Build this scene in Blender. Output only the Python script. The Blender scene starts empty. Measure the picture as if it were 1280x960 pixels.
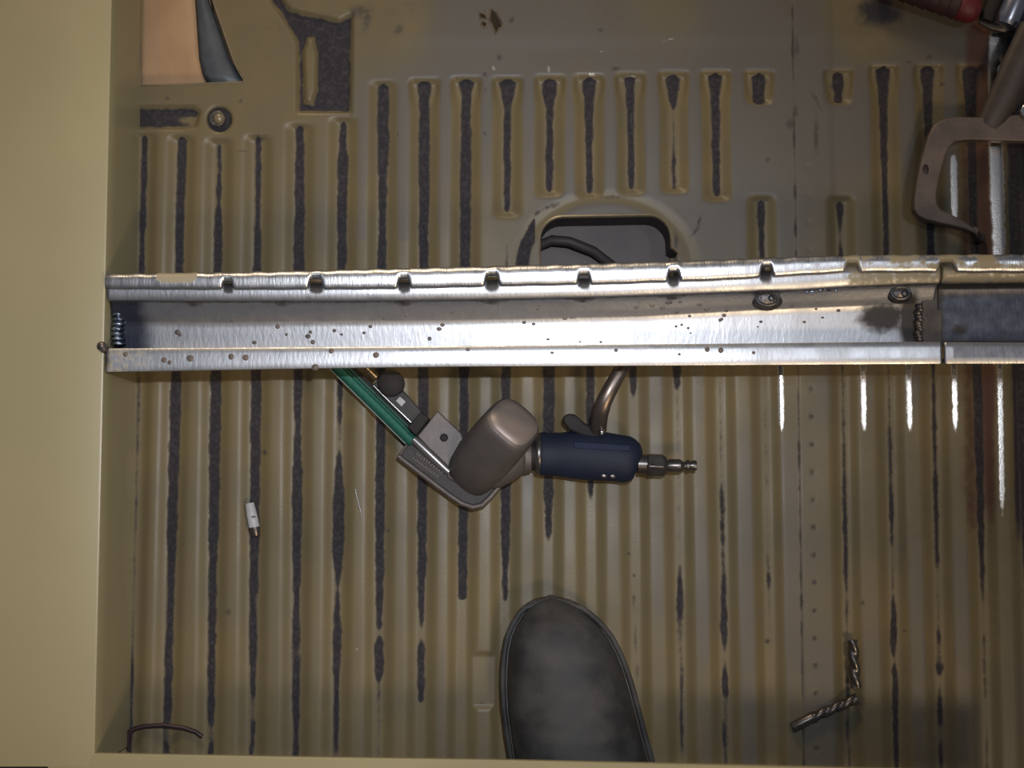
import bpy, bmesh, math, random
import numpy as np
from mathutils import Vector, Matrix

random.seed(4)
C = bpy.context.scene
COL = C.collection

# ------------------------------------------------------------------ camera
D, TILT, F = 1.2, math.radians(4.4), 1846.0
cs, sn = math.cos(TILT), math.sin(TILT)
CAM = (0.0, -D * sn, D * cs)
cd = bpy.data.cameras.new('camera'); cam = bpy.data.objects.new('camera', cd); COL.objects.link(cam)
cd.sensor_width = 36.0; cd.lens = 36.0 * F / 1280.0; cd.clip_start = 0.01
cam.location = CAM; cam.rotation_euler = (TILT, 0, 0)
C.camera = cam

# ------------------------------------------------------------------ world, lights, exposure
w = bpy.data.worlds.new('world'); C.world = w; w.use_nodes = True
w.node_tree.nodes['Background'].inputs[0].default_value = (0.80, 0.86, 1.0, 1)
w.node_tree.nodes['Background'].inputs[1].default_value = 0.10
C.view_settings.view_transform = 'Standard'; C.view_settings.look = 'None'
C.view_settings.gamma = 1.0; C.view_settings.use_curve_mapping = False
C.view_settings.exposure = 0.0


def aim(o, target):
    d = Vector(target) - o.location
    o.rotation_euler = d.to_track_quat('-Z', 'Y').to_euler()


def light(name, kind, loc, target, energy, color, **kw):
    l = bpy.data.lights.new(name, kind); o = bpy.data.objects.new(name, l); COL.objects.link(o)
    l.energy = energy; l.color = color
    for k, v in kw.items(): setattr(l, k, v)
    o.location = loc; aim(o, target)
    return o


# the camera's own flash, a few centimetres above the lens
light('camera_flash', 'SPOT', (CAM[0] + 0.060, CAM[1] + 0.110, CAM[2] + 0.0), (-0.13, 0.0, 0.0), 28.0, (0.90, 0.94, 1.0),
      spot_size=math.radians(52), spot_blend=1.0, shadow_soft_size=0.012)
# two warm work lamps of the shop
light('ceiling_lamp', 'AREA', (0.76, 0.15, 1.9), (0.3, 0.0, 0), 2.6, (0.85, 0.92, 1.0), size=0.16)
light('work_lamp_front', 'AREA', (0.70, -0.95, 1.55), (-0.1, -0.05, 0), 9.0, (1.0, 0.75, 0.45), size=0.30)
light('work_lamp_back', 'AREA', (-0.35, 1.75, 1.05), (-0.05, 0.0, 0), 12.5, (1.0, 0.78, 0.50), size=0.40)

# ------------------------------------------------------------------ helpers


def P(u, v, z=0.0):
    """point of the plane z seen at photograph pixel (u, v)"""
    dx, dy = (u - 640.0) / F, (480.0 - v) / F
    d = (dx, dy * cs + sn, dy * sn - cs)
    t = (z - CAM[2]) / d[2]
    return Vector((CAM[0] + d[0] * t, CAM[1] + d[1] * t, z))


def PX(n, v=480, z=0.0):
    """length in metres of n pixels at row v, height z"""
    return (P(640 + n, v, z) - P(640, v, z)).x


def mat(name, base=(0.5, 0.5, 0.5), rough=0.5, metal=0.0, var=None, scale=60, bump=0.0, bscale=300, stretch=(1, 1, 1), rvar=0.0, spec=0.5, rot=0.0):
    m = bpy.data.materials.new(name); m.use_nodes = True
    nt = m.node_tree; b = nt.nodes['Principled BSDF']
    b.inputs['Base Color'].default_value = (*base, 1); b.inputs['Roughness'].default_value = rough
    b.inputs['Metallic'].default_value = metal; b.inputs['Specular IOR Level'].default_value = spec
    tc = nt.nodes.new('ShaderNodeTexCoord'); mp = nt.nodes.new('ShaderNodeMapping')
    mp.inputs['Scale'].default_value = stretch; mp.inputs['Rotation'].default_value = (0, 0, rot)
    nt.links.new(tc.outputs['Object'], mp.inputs[0])
    n = nt.nodes.new('ShaderNodeTexNoise'); n.inputs['Scale'].default_value = scale; n.inputs['Detail'].default_value = 5
    nt.links.new(mp.outputs[0], n.inputs['Vector'])
    if var is not None:
        r = nt.nodes.new('ShaderNodeValToRGB')
        r.color_ramp.elements[0].position = 0.35; r.color_ramp.elements[1].position = 0.65
        r.color_ramp.elements[0].color = (*base, 1); r.color_ramp.elements[1].color = (*var, 1)
        nt.links.new(n.outputs[0], r.inputs[0]); nt.links.new(r.outputs[0], b.inputs['Base Color'])
        m['ramp'] = 1
    if rvar:
        mr = nt.nodes.new('ShaderNodeMapRange')
        mr.inputs[1].default_value = 0.3; mr.inputs[2].default_value = 0.7
        mr.inputs[3].default_value = rough - rvar; mr.inputs[4].default_value = rough + rvar
        nt.links.new(n.outputs[0], mr.inputs[0]); nt.links.new(mr.outputs[0], b.inputs['Roughness'])
    if bump:
        n2 = nt.nodes.new('ShaderNodeTexNoise'); n2.inputs['Scale'].default_value = bscale; n2.inputs['Detail'].default_value = 3
        nt.links.new(mp.outputs[0], n2.inputs['Vector'])
        bp = nt.nodes.new('ShaderNodeBump'); bp.inputs['Strength'].default_value = bump; bp.inputs['Distance'].default_value = 0.001
        nt.links.new(n2.outputs[0], bp.inputs['Height']); nt.links.new(bp.outputs[0], b.inputs['Normal'])
    return m


def attr_mix(m, attr, color, rough=None, metal=None, soft=(0.35, 0.65), noise=0.5, nscale=400, var=None):
    """lay a second surface over material m where the vertex attribute says so"""
    nt = m.node_tree; b = nt.nodes['Principled BSDF']
    a = nt.nodes.new('ShaderNodeAttribute'); a.attribute_name = attr
    tc = nt.nodes.new('ShaderNodeTexCoord')
    n = nt.nodes.new('ShaderNodeTexNoise'); n.inputs['Scale'].default_value = nscale; n.inputs['Detail'].default_value = 4
    nt.links.new(tc.outputs['Object'], n.inputs['Vector'])
    mul = nt.nodes.new('ShaderNodeMath'); mul.operation = 'MULTIPLY_ADD'
    mul.inputs[1].default_value = noise; mul.inputs[2].default_value = -0.5 * noise
    nt.links.new(n.outputs[0], mul.inputs[0])
    add = nt.nodes.new('ShaderNodeMath'); add.operation = 'ADD'
    nt.links.new(a.outputs['Fac'], add.inputs[0]); nt.links.new(mul.outputs[0], add.inputs[1])
    mr = nt.nodes.new('ShaderNodeMapRange'); mr.interpolation_type = 'SMOOTHSTEP'
    mr.inputs[1].default_value = soft[0]; mr.inputs[2].default_value = soft[1]
    nt.links.new(add.outputs[0], mr.inputs[0])

    def chain(sock, val, kind):
        mx = nt.nodes.new('ShaderNodeMix'); mx.data_type = kind
        i = {'RGBA': (6, 7, 2), 'FLOAT': (2, 3, 0)}[kind]
        nt.links.new(mr.outputs[0], mx.inputs[0])
        s = b.inputs[sock]
        if s.is_linked: nt.links.new(s.links[0].from_socket, mx.inputs[i[0]])
        else: mx.inputs[i[0]].default_value = s.default_value
        if hasattr(val, 'is_output') : nt.links.new(val, mx.inputs[i[1]])
        else: mx.inputs[i[1]].default_value = val
        nt.links.new(mx.outputs[i[2]], s)
    c = (*color, 1)
    if var is not None:
        r = nt.nodes.new('ShaderNodeValToRGB'); r.color_ramp.elements[0].color = c; r.color_ramp.elements[1].color = (*var, 1)
        r.color_ramp.elements[0].position = 0.45; r.color_ramp.elements[1].position = 0.75
        nt.links.new(n.outputs[0], r.inputs[0]); c = r.outputs[0]
    chain('Base Color', c, 'RGBA')
    if rough is not None: chain('Roughness', rough, 'FLOAT')
    if metal is not None: chain('Metallic', metal, 'FLOAT')


class MB:
    def __init__(s): s.v = []; s.f = []

    def add(s, vs, fs):
        o = len(s.v); s.v += [Vector(p) for p in vs]; s.f += [tuple(i + o for i in f) for f in fs]

    def rings(s, rs, closed=True, cap=True):
        n = len(rs[0]); o = len(s.v)
        for r in rs: s.v += [Vector(p) for p in r]
        for k in range(len(rs) - 1):
            for i in range(n if closed else n - 1):
                j = (i + 1) % n
                s.f.append((o + k * n + i, o + k * n + j, o + (k + 1) * n + j, o + (k + 1) * n + i))
        if cap and closed:
            s.f.append(tuple(o + i for i in range(n - 1, -1, -1)))
            e = o + (len(rs) - 1) * n
            s.f.append(tuple(e + i for i in range(n)))

    def tube(s, path, rad, seg=12, squash=1.0, up=(0, 0, 1), phase=0.0):
        path = [Vector(p) for p in path]
        if not hasattr(rad, '__len__'): rad = [rad] * len(path)
        rs = []
        for i, p in enumerate(path):
            a = path[max(0, i - 1)]; c = path[min(len(path) - 1, i + 1)]
            t = (c - a).normalized() if (c - a).length > 1e-9 else Vector((1, 0, 0))
            u = Vector(up); sd = t.cross(u)
            if sd.length < 1e-4: sd = t.cross(Vector((0, 1, 0)))
            sd.normalize(); un = sd.cross(t).normalized()
            rs.append([p + (sd * math.cos(phase + 2 * math.pi * k / seg) + un * squash * math.sin(phase + 2 * math.pi * k / seg)) * rad[i] for k in range(seg)])
        s.rings(rs)

    def prism(s, pts, z0, z1):
        """pts: xy points (any order)"""
        a = sum(pts[i][0] * pts[(i + 1) % len(pts)][1] - pts[(i + 1) % len(pts)][0] * pts[i][1] for i in range(len(pts)))
        pts = list(pts) if a > 0 else list(pts)[::-1]
        s.rings([[(p[0], p[1], z0) for p in pts], [(p[0], p[1], z1) for p in pts]])

    def box(s, c, size, rz=0.0):
        x, y, z = (k / 2 for k in size); ca, sa = math.cos(rz), math.sin(rz)
        vs = [(c[0] + i * x * ca - j * y * sa, c[1] + i * x * sa + j * y * ca, c[2] + k * z) for k in (-1, 1) for i, j in ((-1, -1), (1, -1), (1, 1), (-1, 1))]
        s.add(vs, [(3, 2, 1, 0), (4, 5, 6, 7), (0, 1, 5, 4), (1, 2, 6, 5), (2, 3, 7, 6), (3, 0, 4, 7)])

    def dome(s, c, r, h, seg=8, lat=3, ax=None, ry=None):
        X, Y, Z = ax if ax else (Vector((1, 0, 0)), Vector((0, 1, 0)), Vector((0, 0, 1)))
        c = Vector(c); ry = ry or r
        rs = []
        for k in range(lat):
            t = 0.5 * math.pi * k / lat
            rs.append([c + X * r * math.cos(t) * math.cos(2 * math.pi * i / seg) + Y * ry * math.cos(t) * math.sin(2 * math.pi * i / seg) + Z * h * math.sin(t) for i in range(seg)])
        o = len(s.v); s.rings(rs, cap=False)
        s.v.append(c + Z * h); top = len(s.v) - 1; b = o + (lat - 1) * seg
        for i in range(seg): s.f.append((b + i, b + (i + 1) % seg, top))

    def build(s, name, m, parent=None, smooth=35, bevel=0.0, segs=2, sub=0, solid=0.0, kind=None, label=None, attrs=None):
        me = bpy.data.meshes.new(name)
        off = Vector(parent_world(parent)) if parent else Vector((0, 0, 0))
        me.from_pydata([tuple(p - off) for p in s.v], [], s.f); me.update()
        bm = bmesh.new(); bm.from_mesh(me); bmesh.ops.recalc_face_normals(bm, faces=bm.faces) if not attrs else None
        bm.to_mesh(me); bm.free()
        o = bpy.data.objects.new(name, me); COL.objects.link(o)
        me.materials.append(m)
        for p in me.polygons: p.use_smooth = True
        if smooth is not None: me.set_sharp_from_angle(angle=math.radians(smooth))
        if attrs:
            for k, a in attrs.items():
                at = me.attributes.new(k, 'FLOAT', 'POINT'); at.data.foreach_set('value', np.asarray(a, dtype=np.float32))
        if solid:
            md = o.modifiers.new('solid', 'SOLIDIFY'); md.thickness = solid; md.offset = -1
        if bevel:
            md = o.modifiers.new('bevel', 'BEVEL'); md.width = bevel; md.segments = segs; md.limit_method = 'ANGLE'; md.angle_limit = math.radians(30)
        if sub:
            md = o.modifiers.new('sub', 'SUBSURF'); md.levels = sub; md.render_levels = sub
        if parent: o.parent = parent
        if kind: o['kind'] = kind
        if label: o['label'] = label
        return o


def parent_world(o):
    l = Vector(o.location) if o.type == 'EMPTY' or o.parent is None else Vector((0, 0, 0))
    while o.parent: o = o.parent; l = l + Vector(o.location)
    return l


def thing(name, label, cat, loc, group=None):
    o = bpy.data.objects.new(name, None); COL.objects.link(o); o.empty_display_size = 0.02
    o.location = loc; o['label'] = label; o['category'] = cat
    if group: o['group'] = group
    return o


def tag(o, label, cat, group=None):
    o['label'] = label; o['category'] = cat
    if group: o['group'] = group
    return o


def sstep(a, b, x):
    t = np.clip((x - a) / (b - a), 0, 1); return t * t * (3 - 2 * t)


_rng = np.random.RandomState(7)
_tab = _rng.rand(256, 256)


def vnoise(x, y):
    xi = np.floor(x).astype(int); yi = np.floor(y).astype(int); fx = x - xi; fy = y - yi
    fx = fx * fx * (3 - 2 * fx); fy = fy * fy * (3 - 2 * fy)
    g = lambda i, j: _tab[(xi + i) % 256, (yi + j) % 256]
    return (g(0, 0) * (1 - fx) + g(1, 0) * fx) * (1 - fy) + (g(0, 1) * (1 - fx) + g(1, 1) * fx) * fy


def poly_sdf(U, V, pts):
    """signed distance (positive inside) to a polygon given in floor pixels"""
    d = np.full(U.shape, 1e9); ins = np.zeros(U.shape, bool); n = len(pts)
    for i in range(n):
        x0, y0 = pts[i]; x1, y1 = pts[(i + 1) % n]
        ex, ey = x1 - x0, y1 - y0
        t = np.clip(((U - x0) * ex + (V - y0) * ey) / (ex * ex + ey * ey + 1e-9), 0, 1)
        d = np.minimum(d, np.hypot(U - x0 - t * ex, V - y0 - t * ey))
        cond = ((y0 > V) != (y1 > V)) & (U < (x1 - x0) * (V - y0) / (y1 - y0 + 1e-12) + x0)
        ins ^= cond
    return np.where(ins, d, -d)


# ------------------------------------------------------------------ materials
M = {}
TAN, TAN2 = (0.164, 0.126, 0.065), (0.130, 0.105, 0.060)
M['floor_paint'] = mat('floor_paint', TAN, 0.42, 0, TAN2, 14, 0.10, 900, rvar=0.06, spec=0.36)
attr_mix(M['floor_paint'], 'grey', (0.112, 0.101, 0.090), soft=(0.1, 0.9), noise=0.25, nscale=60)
attr_mix(M['floor_paint'], 'dull', (0.10, 0.085, 0.06), 0.5, soft=(0.2, 0.8), noise=0.5, nscale=160)
attr_mix(M['floor_paint'], 'bare', (0.62, 0.58, 0.55), 0.24, 1.0, noise=0.5, nscale=180)
attr_mix(M['floor_paint'], 'rust', (0.085, 0.042, 0.030), 0.6, 0.0, soft=(0.2, 0.8), noise=0.6, nscale=120)
attr_mix(M['floor_paint'], 'burn', (0.030, 0.026, 0.030), 0.38, 0.0, soft=(0.2, 0.8), noise=0.6, nscale=100)
attr_mix(M['floor_paint'], 'residue', (0.021, 0.018, 0.024), 0.8, 0.0, soft=(0.16, 0.74), noise=0.5, nscale=330, var=(0.046, 0.041, 0.046))
M['panel_paint'] = mat('panel_paint', (0.355, 0.305, 0.172), 0.34, 0, (0.325, 0.282, 0.164), 7, 0.04, 60)
M['steel'] = mat('ground_steel', (0.53, 0.53, 0.555), 0.40, 1.0, (0.45, 0.45, 0.475), 60, 0.14, 420, stretch=(1, 0.3, 1), rvar=0.06, rot=0.6)
attr_mix(M['steel'], 'paint', (0.36, 0.30, 0.20), 0.45, 0.0, noise=0.7, nscale=220)
attr_mix(M['steel'], 'heat_tint', (0.042, 0.046, 0.070), 0.42, 0.6, soft=(0.05, 0.95), noise=0.3, nscale=120)
attr_mix(M['steel'], 'dark', (0.045, 0.04, 0.04), 0.55, 0.3, soft=(0.2, 0.8), noise=0.5, nscale=200)
M['brushed'] = mat('brushed_steel', (0.58, 0.575, 0.59), 0.36, 1.0, (0.46, 0.455, 0.475), 200, 0.16, 700, stretch=(1, 0.12, 1), rvar=0.08, rot=0.6)
attr_mix(M['brushed'], 'paint', (0.36, 0.30, 0.20), 0.45, 0.0, noise=0.7, nscale=220)
attr_mix(M['brushed'], 'dark', (0.10, 0.095, 0.10), 0.5, 0.6, soft=(0.2, 0.8), noise=0.5, nscale=200)
M['weld'] = mat('weld_metal', (0.30, 0.36, 0.44), 0.28, 1.0, (0.14, 0.17, 0.24), 260, 0.4, 600)
M['lap'] = mat('scorched_plate', (0.075, 0.062, 0.058), 0.5, 0.5, (0.12, 0.10, 0.09), 60)
M['ring'] = mat('weld_ring_metal', (0.17, 0.18, 0.20), 0.42, 0.9, (0.09, 0.09, 0.10), 200)
M['burnt'] = mat('burnt_weld', (0.09, 0.085, 0.09), 0.35, 0.8, (0.20, 0.17, 0.15), 200, 0.5, 500)
M['spatter'] = mat('weld_spatter', (0.10, 0.088, 0.085), 0.55, 0.2, (0.17, 0.12, 0.095), 150)
M['cast'] = mat('cast_alloy', (0.135, 0.115, 0.110), 0.46, 0.35, (0.115, 0.10, 0.097), 90, 0.25, 1400)
M['cast_dark'] = mat('dark_cast_alloy', (0.046, 0.040, 0.039), 0.5, 0.1, (0.036, 0.033, 0.033), 90, 0.2, 1400, spec=0.3)
M['chrome'] = mat('polished_steel', (0.62, 0.60, 0.60), 0.22, 1.0)
M['gun'] = mat('gunmetal', (0.10, 0.088, 0.085), 0.30, 0.8, (0.15, 0.135, 0.13), 120)
M['blue'] = mat('blue_rubber', (0.009, 0.014, 0.031), 0.60, 0, (0.012, 0.018, 0.038), 40, 0.15, 900, spec=0.3)
M['blue2'] = mat('bright_blue_print', (0.007, 0.013, 0.045), 0.6, spec=0.3)
M['black'] = mat('black_plastic', (0.016, 0.014, 0.015), 0.65, 0, (0.026, 0.023, 0.023), 80, spec=0.25)
M['green'] = mat('green_abrasive', (0.010, 0.105, 0.078), 0.65, 0, (0.016, 0.135, 0.10), 500, 0.3, 2000)
M['belt_back'] = mat('belt_cloth', (0.05, 0.05, 0.06), 0.8)
M['white'] = mat('white_label', (0.50, 0.50, 0.52), 0.5, 0, (0.40, 0.40, 0.42), 120)
M['brass'] = mat('brass', (0.45, 0.33, 0.20), 0.3, 1.0)
M['boot'] = mat('boot_rubber', (0.026, 0.026, 0.029), 0.6, 0, (0.060, 0.058, 0.059), 38, 0.12, 500, rvar=0.08, spec=0.3)
M['sole'] = mat('boot_sole', (0.030, 0.028, 0.030), 0.45, 0, (0.06, 0.055, 0.055), 60)
M['clamp'] = mat('clamp_iron', (0.150, 0.115, 0.102), 0.48, 0.2, (0.105, 0.080, 0.072), 50, 0.2, 300)
M['clamp_dark'] = mat('dark_clamp_iron', (0.075, 0.056, 0.050), 0.45, 0.3, (0.05, 0.04, 0.037), 50)
M['maroon'] = mat('maroon_grip', (0.045, 0.016, 0.019), 0.6, 0, (0.03, 0.012, 0.015), 60)
M['red'] = mat('red_cap', (0.11, 0.010, 0.014), 0.55)
M['pipe'] = mat('steel_tube', (0.50, 0.49, 0.54), 0.26, 1.0, (0.36, 0.35, 0.40), 60)
M['board'] = mat('tan_board', (0.31, 0.19, 0.105), 0.7, 0, (0.41, 0.265, 0.155), 26, 0.1, 200, stretch=(1, 0.5, 1), rot=0.5)
M['flap'] = mat('slate_rubber', (0.055, 0.062, 0.080), 0.45, 0, (0.075, 0.085, 0.095), 60, 0.2, 200)
M['under'] = mat('underside_metal', (0.105, 0.083, 0.082), 0.55, 0.1, (0.08, 0.064, 0.064), 30)
M['under_dark'] = mat('grimy_pipe', (0.045, 0.034, 0.033), 0.6)
M['ground'] = mat('shop_floor', (0.06, 0.055, 0.05), 0.9, 0, (0.08, 0.07, 0.06), 6)
M['wire'] = mat('dark_wire', (0.040, 0.022, 0.026), 0.4, 0.3)
M['belt_edge'] = mat('belt_edge', (0.22, 0.26, 0.25), 0.6)
M['chrome_dull'] = mat('satin_steel', (0.30, 0.285, 0.285), 0.34, 0.8)
M['gunlight'] = mat('bronze_steel', (0.17, 0.135, 0.115), 0.32, 0.8, (0.13, 0.105, 0.09), 80)
M['cast_light'] = mat('satin_cast_alloy', (0.32, 0.26, 0.235), 0.48, 0.45, (0.28, 0.235, 0.215), 60)

# ------------------------------------------------------------------ the ribbed floor pan
# each rib groove: (u at row 200, u at row 850, [(v0, v1) pressed lengths], flare at v0, [(row, half width of the black residue)])
B = 1060
VAL = [
    (179, 163, [(168, B)], 0, [(165, 0), (172, 4), (340, 4), (470, 2), (620, 2), (800, 2), (850, 3), (B, 2)]),
    (226, 209, [(172, B)], 0, [(168, 0), (175, 6), (330, 5.5), (470, 7), (560, 7), (700, 6), (740, 4.5), (820, 5.5), (B, 4)]),
    (273, 263, [(176, B)], 0, [(172, 0), (182, 3), (250, 3), (270, 5), (340, 5.5), (470, 7), (640, 7), (740, 5), (820, 5), (B, 4)]),
    (322, 315, [(172, B)], 0, [(165, 1), (175, 4), (260, 3.5), (340, 5.5), (470, 6.5), (630, 6.5), (780, 5.5), (850, 4), (B, 3)]),
    (374, 369, [(158, B)], 0, [(154, 0), (160, 5), (200, 6), (340, 7.5), (470, 6), (540, 3.5), (600, 7), (700, 6), (760, 4), (820, 6), (B, 3)]),
    (428, 420, [(150, B)], 0, [(148, 0), (155, 4), (200, 6.5), (340, 6), (470, 3), (505, 3), (560, 2), (620, 7.5), (690, 7.5), (735, 2.2), (790, 6.5), (850, 4), (B, 3)]),
    (478, 473, [(105, B)], 0, [(103, 0), (107, 7.5), (180, 7.5), (240, 5), (340, 6), (470, 6), (700, 6), (780, 4), (792, 1), (806, 6), (840, 6), (855, 2), (B, 1.5)]),
    (530, 526, [(102, B)], 1, [(100, 0), (103, 9.5), (118, 7), (200, 7), (340, 6), (470, 7), (620, 6.5), (700, 6), (750, 4), (775, 3), (795, .5), (812, 5), (875, 4.5), (882, 0), (B, 0)]),
    (582, 577, [(100, B)], 1, [(98, 0), (101, 10.5), (118, 6), (200, 7), (260, 7), (340, 7), (470, 6), (748, 6), (752, 0), (B, 0)]),
    (634, 631, [(100, 268), (440, B)], 1, [(98, 0), (101, 11), (118, 8), (135, 4), (200, 5), (260, 4), (268, 0), (440, 6), (600, 7), (690, 5), (750, 3), (755, 0), (B, 0)]),
    (687, 685, [(98, 242), (440, B)], 1, [(96, 0), (101, 9), (112, 10), (132, 4.5), (200, 5), (235, 4), (243, 0), (440, 8), (560, 7), (620, 6), (665, 3.5), (685, 0), (B, 0)]),
    (737, 740, [(97, 245), (440, B)], 1, [(95, 0), (99, 9), (125, 6.5), (180, 4), (235, 4), (246, 0), (440, 6), (560, 5), (615, 3.5), (632, 0), (B, 0)]),
    (789, 796, [(95, 240), (440, B)], 1, [(93, 0), (97, 8), (110, 5.5), (160, 4.5), (230, 4), (240, 0), (440, 6), (485, 4), (505, 0), (B, 0)]),
    (843, 852, [(93, 238), (440, B)], 1, [(91, 0), (96, 9.5), (120, 6), (138, 1.8), (180, 2), (200, 3), (235, 2.5), (240, 0), (440, 6), (478, 5), (488, 1.6), (700, 1.2), (735, 3.5), (790, 4.5), (850, 2.6), (B, 2.5)]),
    (896, 907, [(92, 248), (440, B)], 1, [(90, 0), (94, 9.5), (118, 5.5), (190, 5.5), (240, 4.5), (248, 0), (440, 1.5), (600, 1.6), (625, 3), (700, 2.4), (790, 4.4), (812, 2), (822, 1), (850, 4), (940, 4), (B, 2)]),
    (951, 964, [(92, 128), (248, B)], 1, [(90, 0), (95, 9), (112, 7.5), (128, 8), (131, 0), (248, 0), (253, 5), (300, 4), (470, 1.5), (680, 1.5), (720, 2.6), (765, 2), (800, 1.2), (B, 0)]),
    (1050, 1061, [(90, 128), (248, B)], 1, [(88, 0), (92, 7), (105, 8), (116, 5), (126, 6.5), (130, 0), (248, 0), (255, 5), (275, 3.5), (290, 2), (320, 3), (470, 2), (630, 2.6), (700, 3), (780, 2), (830, 1.6), (870, 3), (B, 2)]),
    (1107, 1120, [(85, B)], 1, [(82, 0), (86, 9.5), (105, 6.5), (170, 5), (240, 3.5), (340, 3.5), (470, 2), (600, 2.5), (640, 3), (700, 1.5), (745, 2), (780, 4.5), (815, 5), (825, 1.5), (840, 4), (930, 3.2), (B, 2)]),
    (1163, 1176, [(84, B)], 1, [(81, 0), (85, 9.5), (110, 7), (150, 5), (340, 5), (470, 2.5), (630, 3), (700, 3), (720, 1.5), (780, 2), (835, 5.5), (848, 1), (880, 3), (930, 3), (B, 2)]),
    (1217, 1233, [(84, B)], 1, [(81, 0), (86, 10), (150, 6), (340, 5), (470, 6), (600, 5), (690, 3.5), (760, 2), (B, 2)]),
    (1271, 1288, [(84, B)], 1, [(81, 0), (86, 8), (340, 6), (470, 6), (690, 3), (B, 2)]),
    (1326, 1344, [(84, B)], 1, [(81, 0), (86, 8), (340, 6), (690, 3), (B, 2)]),
]
X0, X1, Y0, Y1 = P(158, 800)[0] - 0.004, 0.545, -0.44, 0.47
STEP = 0.00125
nx, ny = int((X1 - X0) / STEP) + 1, int((Y1 - Y0) / 0.0018) + 1
gx = np.linspace(X0, X1, nx); gy = np.linspace(Y0, Y1, ny)
GX, GY = np.meshgrid(gx, gy)
# floor position -> photograph coordinates (used only to transcribe the measured layout)
_rx, _ry, _rz = GX - CAM[0], GY - CAM[1], -CAM[2]
_dep = -(-_ry * sn + _rz * cs)
U = 640 + F * _rx / _dep
V = 480 - F * (_ry * cs + _rz * sn) / _dep
DEPTH = 0.0040
Z = np.zeros_like(U); RES = np.zeros_like(U)
jit = (vnoise(U / 9, V / 14) - 0.5) * 3.0 + (vnoise(U / 3.5, V / 5) - 0.5) * 2.2
lane = np.zeros_like(U)
for ut, ub, segs, flare, knots in VAL:
    uc = ut + (ub - ut) * (V - 200) / 650
    d = np.abs(U - uc)
    for k, (a, b) in enumerate(segs):
        fw = 5.5 + (flare and k == 0) * 8.0 * (1 - sstep(a + 4, a + 42, V))
        ed = np.maximum(21.0, fw + 8); pr = 0.74 * (0.5 + 0.5 * np.cos(np.pi * np.clip((d - fw) / (ed - fw), 0, 1))) + 0.26 * np.clip(1 - (d - fw) / (27.0 - fw), 0, 1) ** 2
        msk = sstep(a - 6, a + 4, V) * (1 - sstep(b - 6, b + 6, V))
        Z = np.minimum(Z, -DEPTH * pr * msk)
        lane = np.maximum(lane, np.where(d < 26, msk, 0))
    kv = np.array([k[0] for k in knots], float); kh = np.array([k[1] for k in knots], float)
    hw = np.interp(V, kv, kh)
    val = np.clip(0.5 + (hw - 0.4 - d + jit * 0.6) / 6.0, 0, 1) * (1 - 0.55 * sstep(0.55, 0.85, vnoise(U / 11 + 40, V / 34)) * sstep(640, 800, V)) * np.clip(hw / 3.0, 0, 1)
    RES = np.maximum(RES, val)


def blob(u, v, ru, rv, ang=0.0):
    a = math.radians(ang); du, dv = U - u, V - v
    p = (du * math.cos(a) + dv * math.sin(a)) / ru; q = (-du * math.sin(a) + dv * math.cos(a)) / rv
    return np.clip(1.25 - np.hypot(p, q) * 0.75 + jit * 0.05, 0, 1)


# recesses with black residue at the upper left
fork = poly_sdf(U, V, [(336, -40), (350, -10), (353, 2), (362, 13), (380, 17), (405, 22), (424, 27), (439, 19), (437, 139), (373, 138), (373, 52), (357, 24), (341, 2), (322, -40)])
isl = poly_sdf(U, V, [(378, 62), (384, 46), (392, 46), (397, 66), (396, 112), (390, 130), (380, 128)])
fk = np.minimum(fork, -isl)
Z = np.minimum(Z, -0.0045 * sstep(-5, 3, fk)); RES = np.maximum(RES, np.clip(0.5 + (fk - 1 + jit * .5) / 5, 0, 1))
slot = poly_sdf(U, V, [(160, 134), (240, 134), (248, 140), (244, 156), (228, 159), (160, 159)])
Z = np.minimum(Z, -0.004 * sstep(-5, 3, slot)); RES = np.maximum(RES, np.clip(0.45 + (slot - 1 + jit * .5) / 6, 0, 1) * (1 - 0.85 * blob(236, 149, 16, 5)))
pr_ = np.hypot(U - 274, V - 149)
Z = np.minimum(Z, -0.003 * (1 - sstep(13, 18, pr_))); RES = np.maximum(RES, np.clip(0.5 + (15.5 - pr_) / 5, 0, 0.95))
# pressed bead frame near the plug
fr = np.abs(poly_sdf(U, V, [(276, 176), (329, 176), (329, 330), (276, 330)]))
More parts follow.
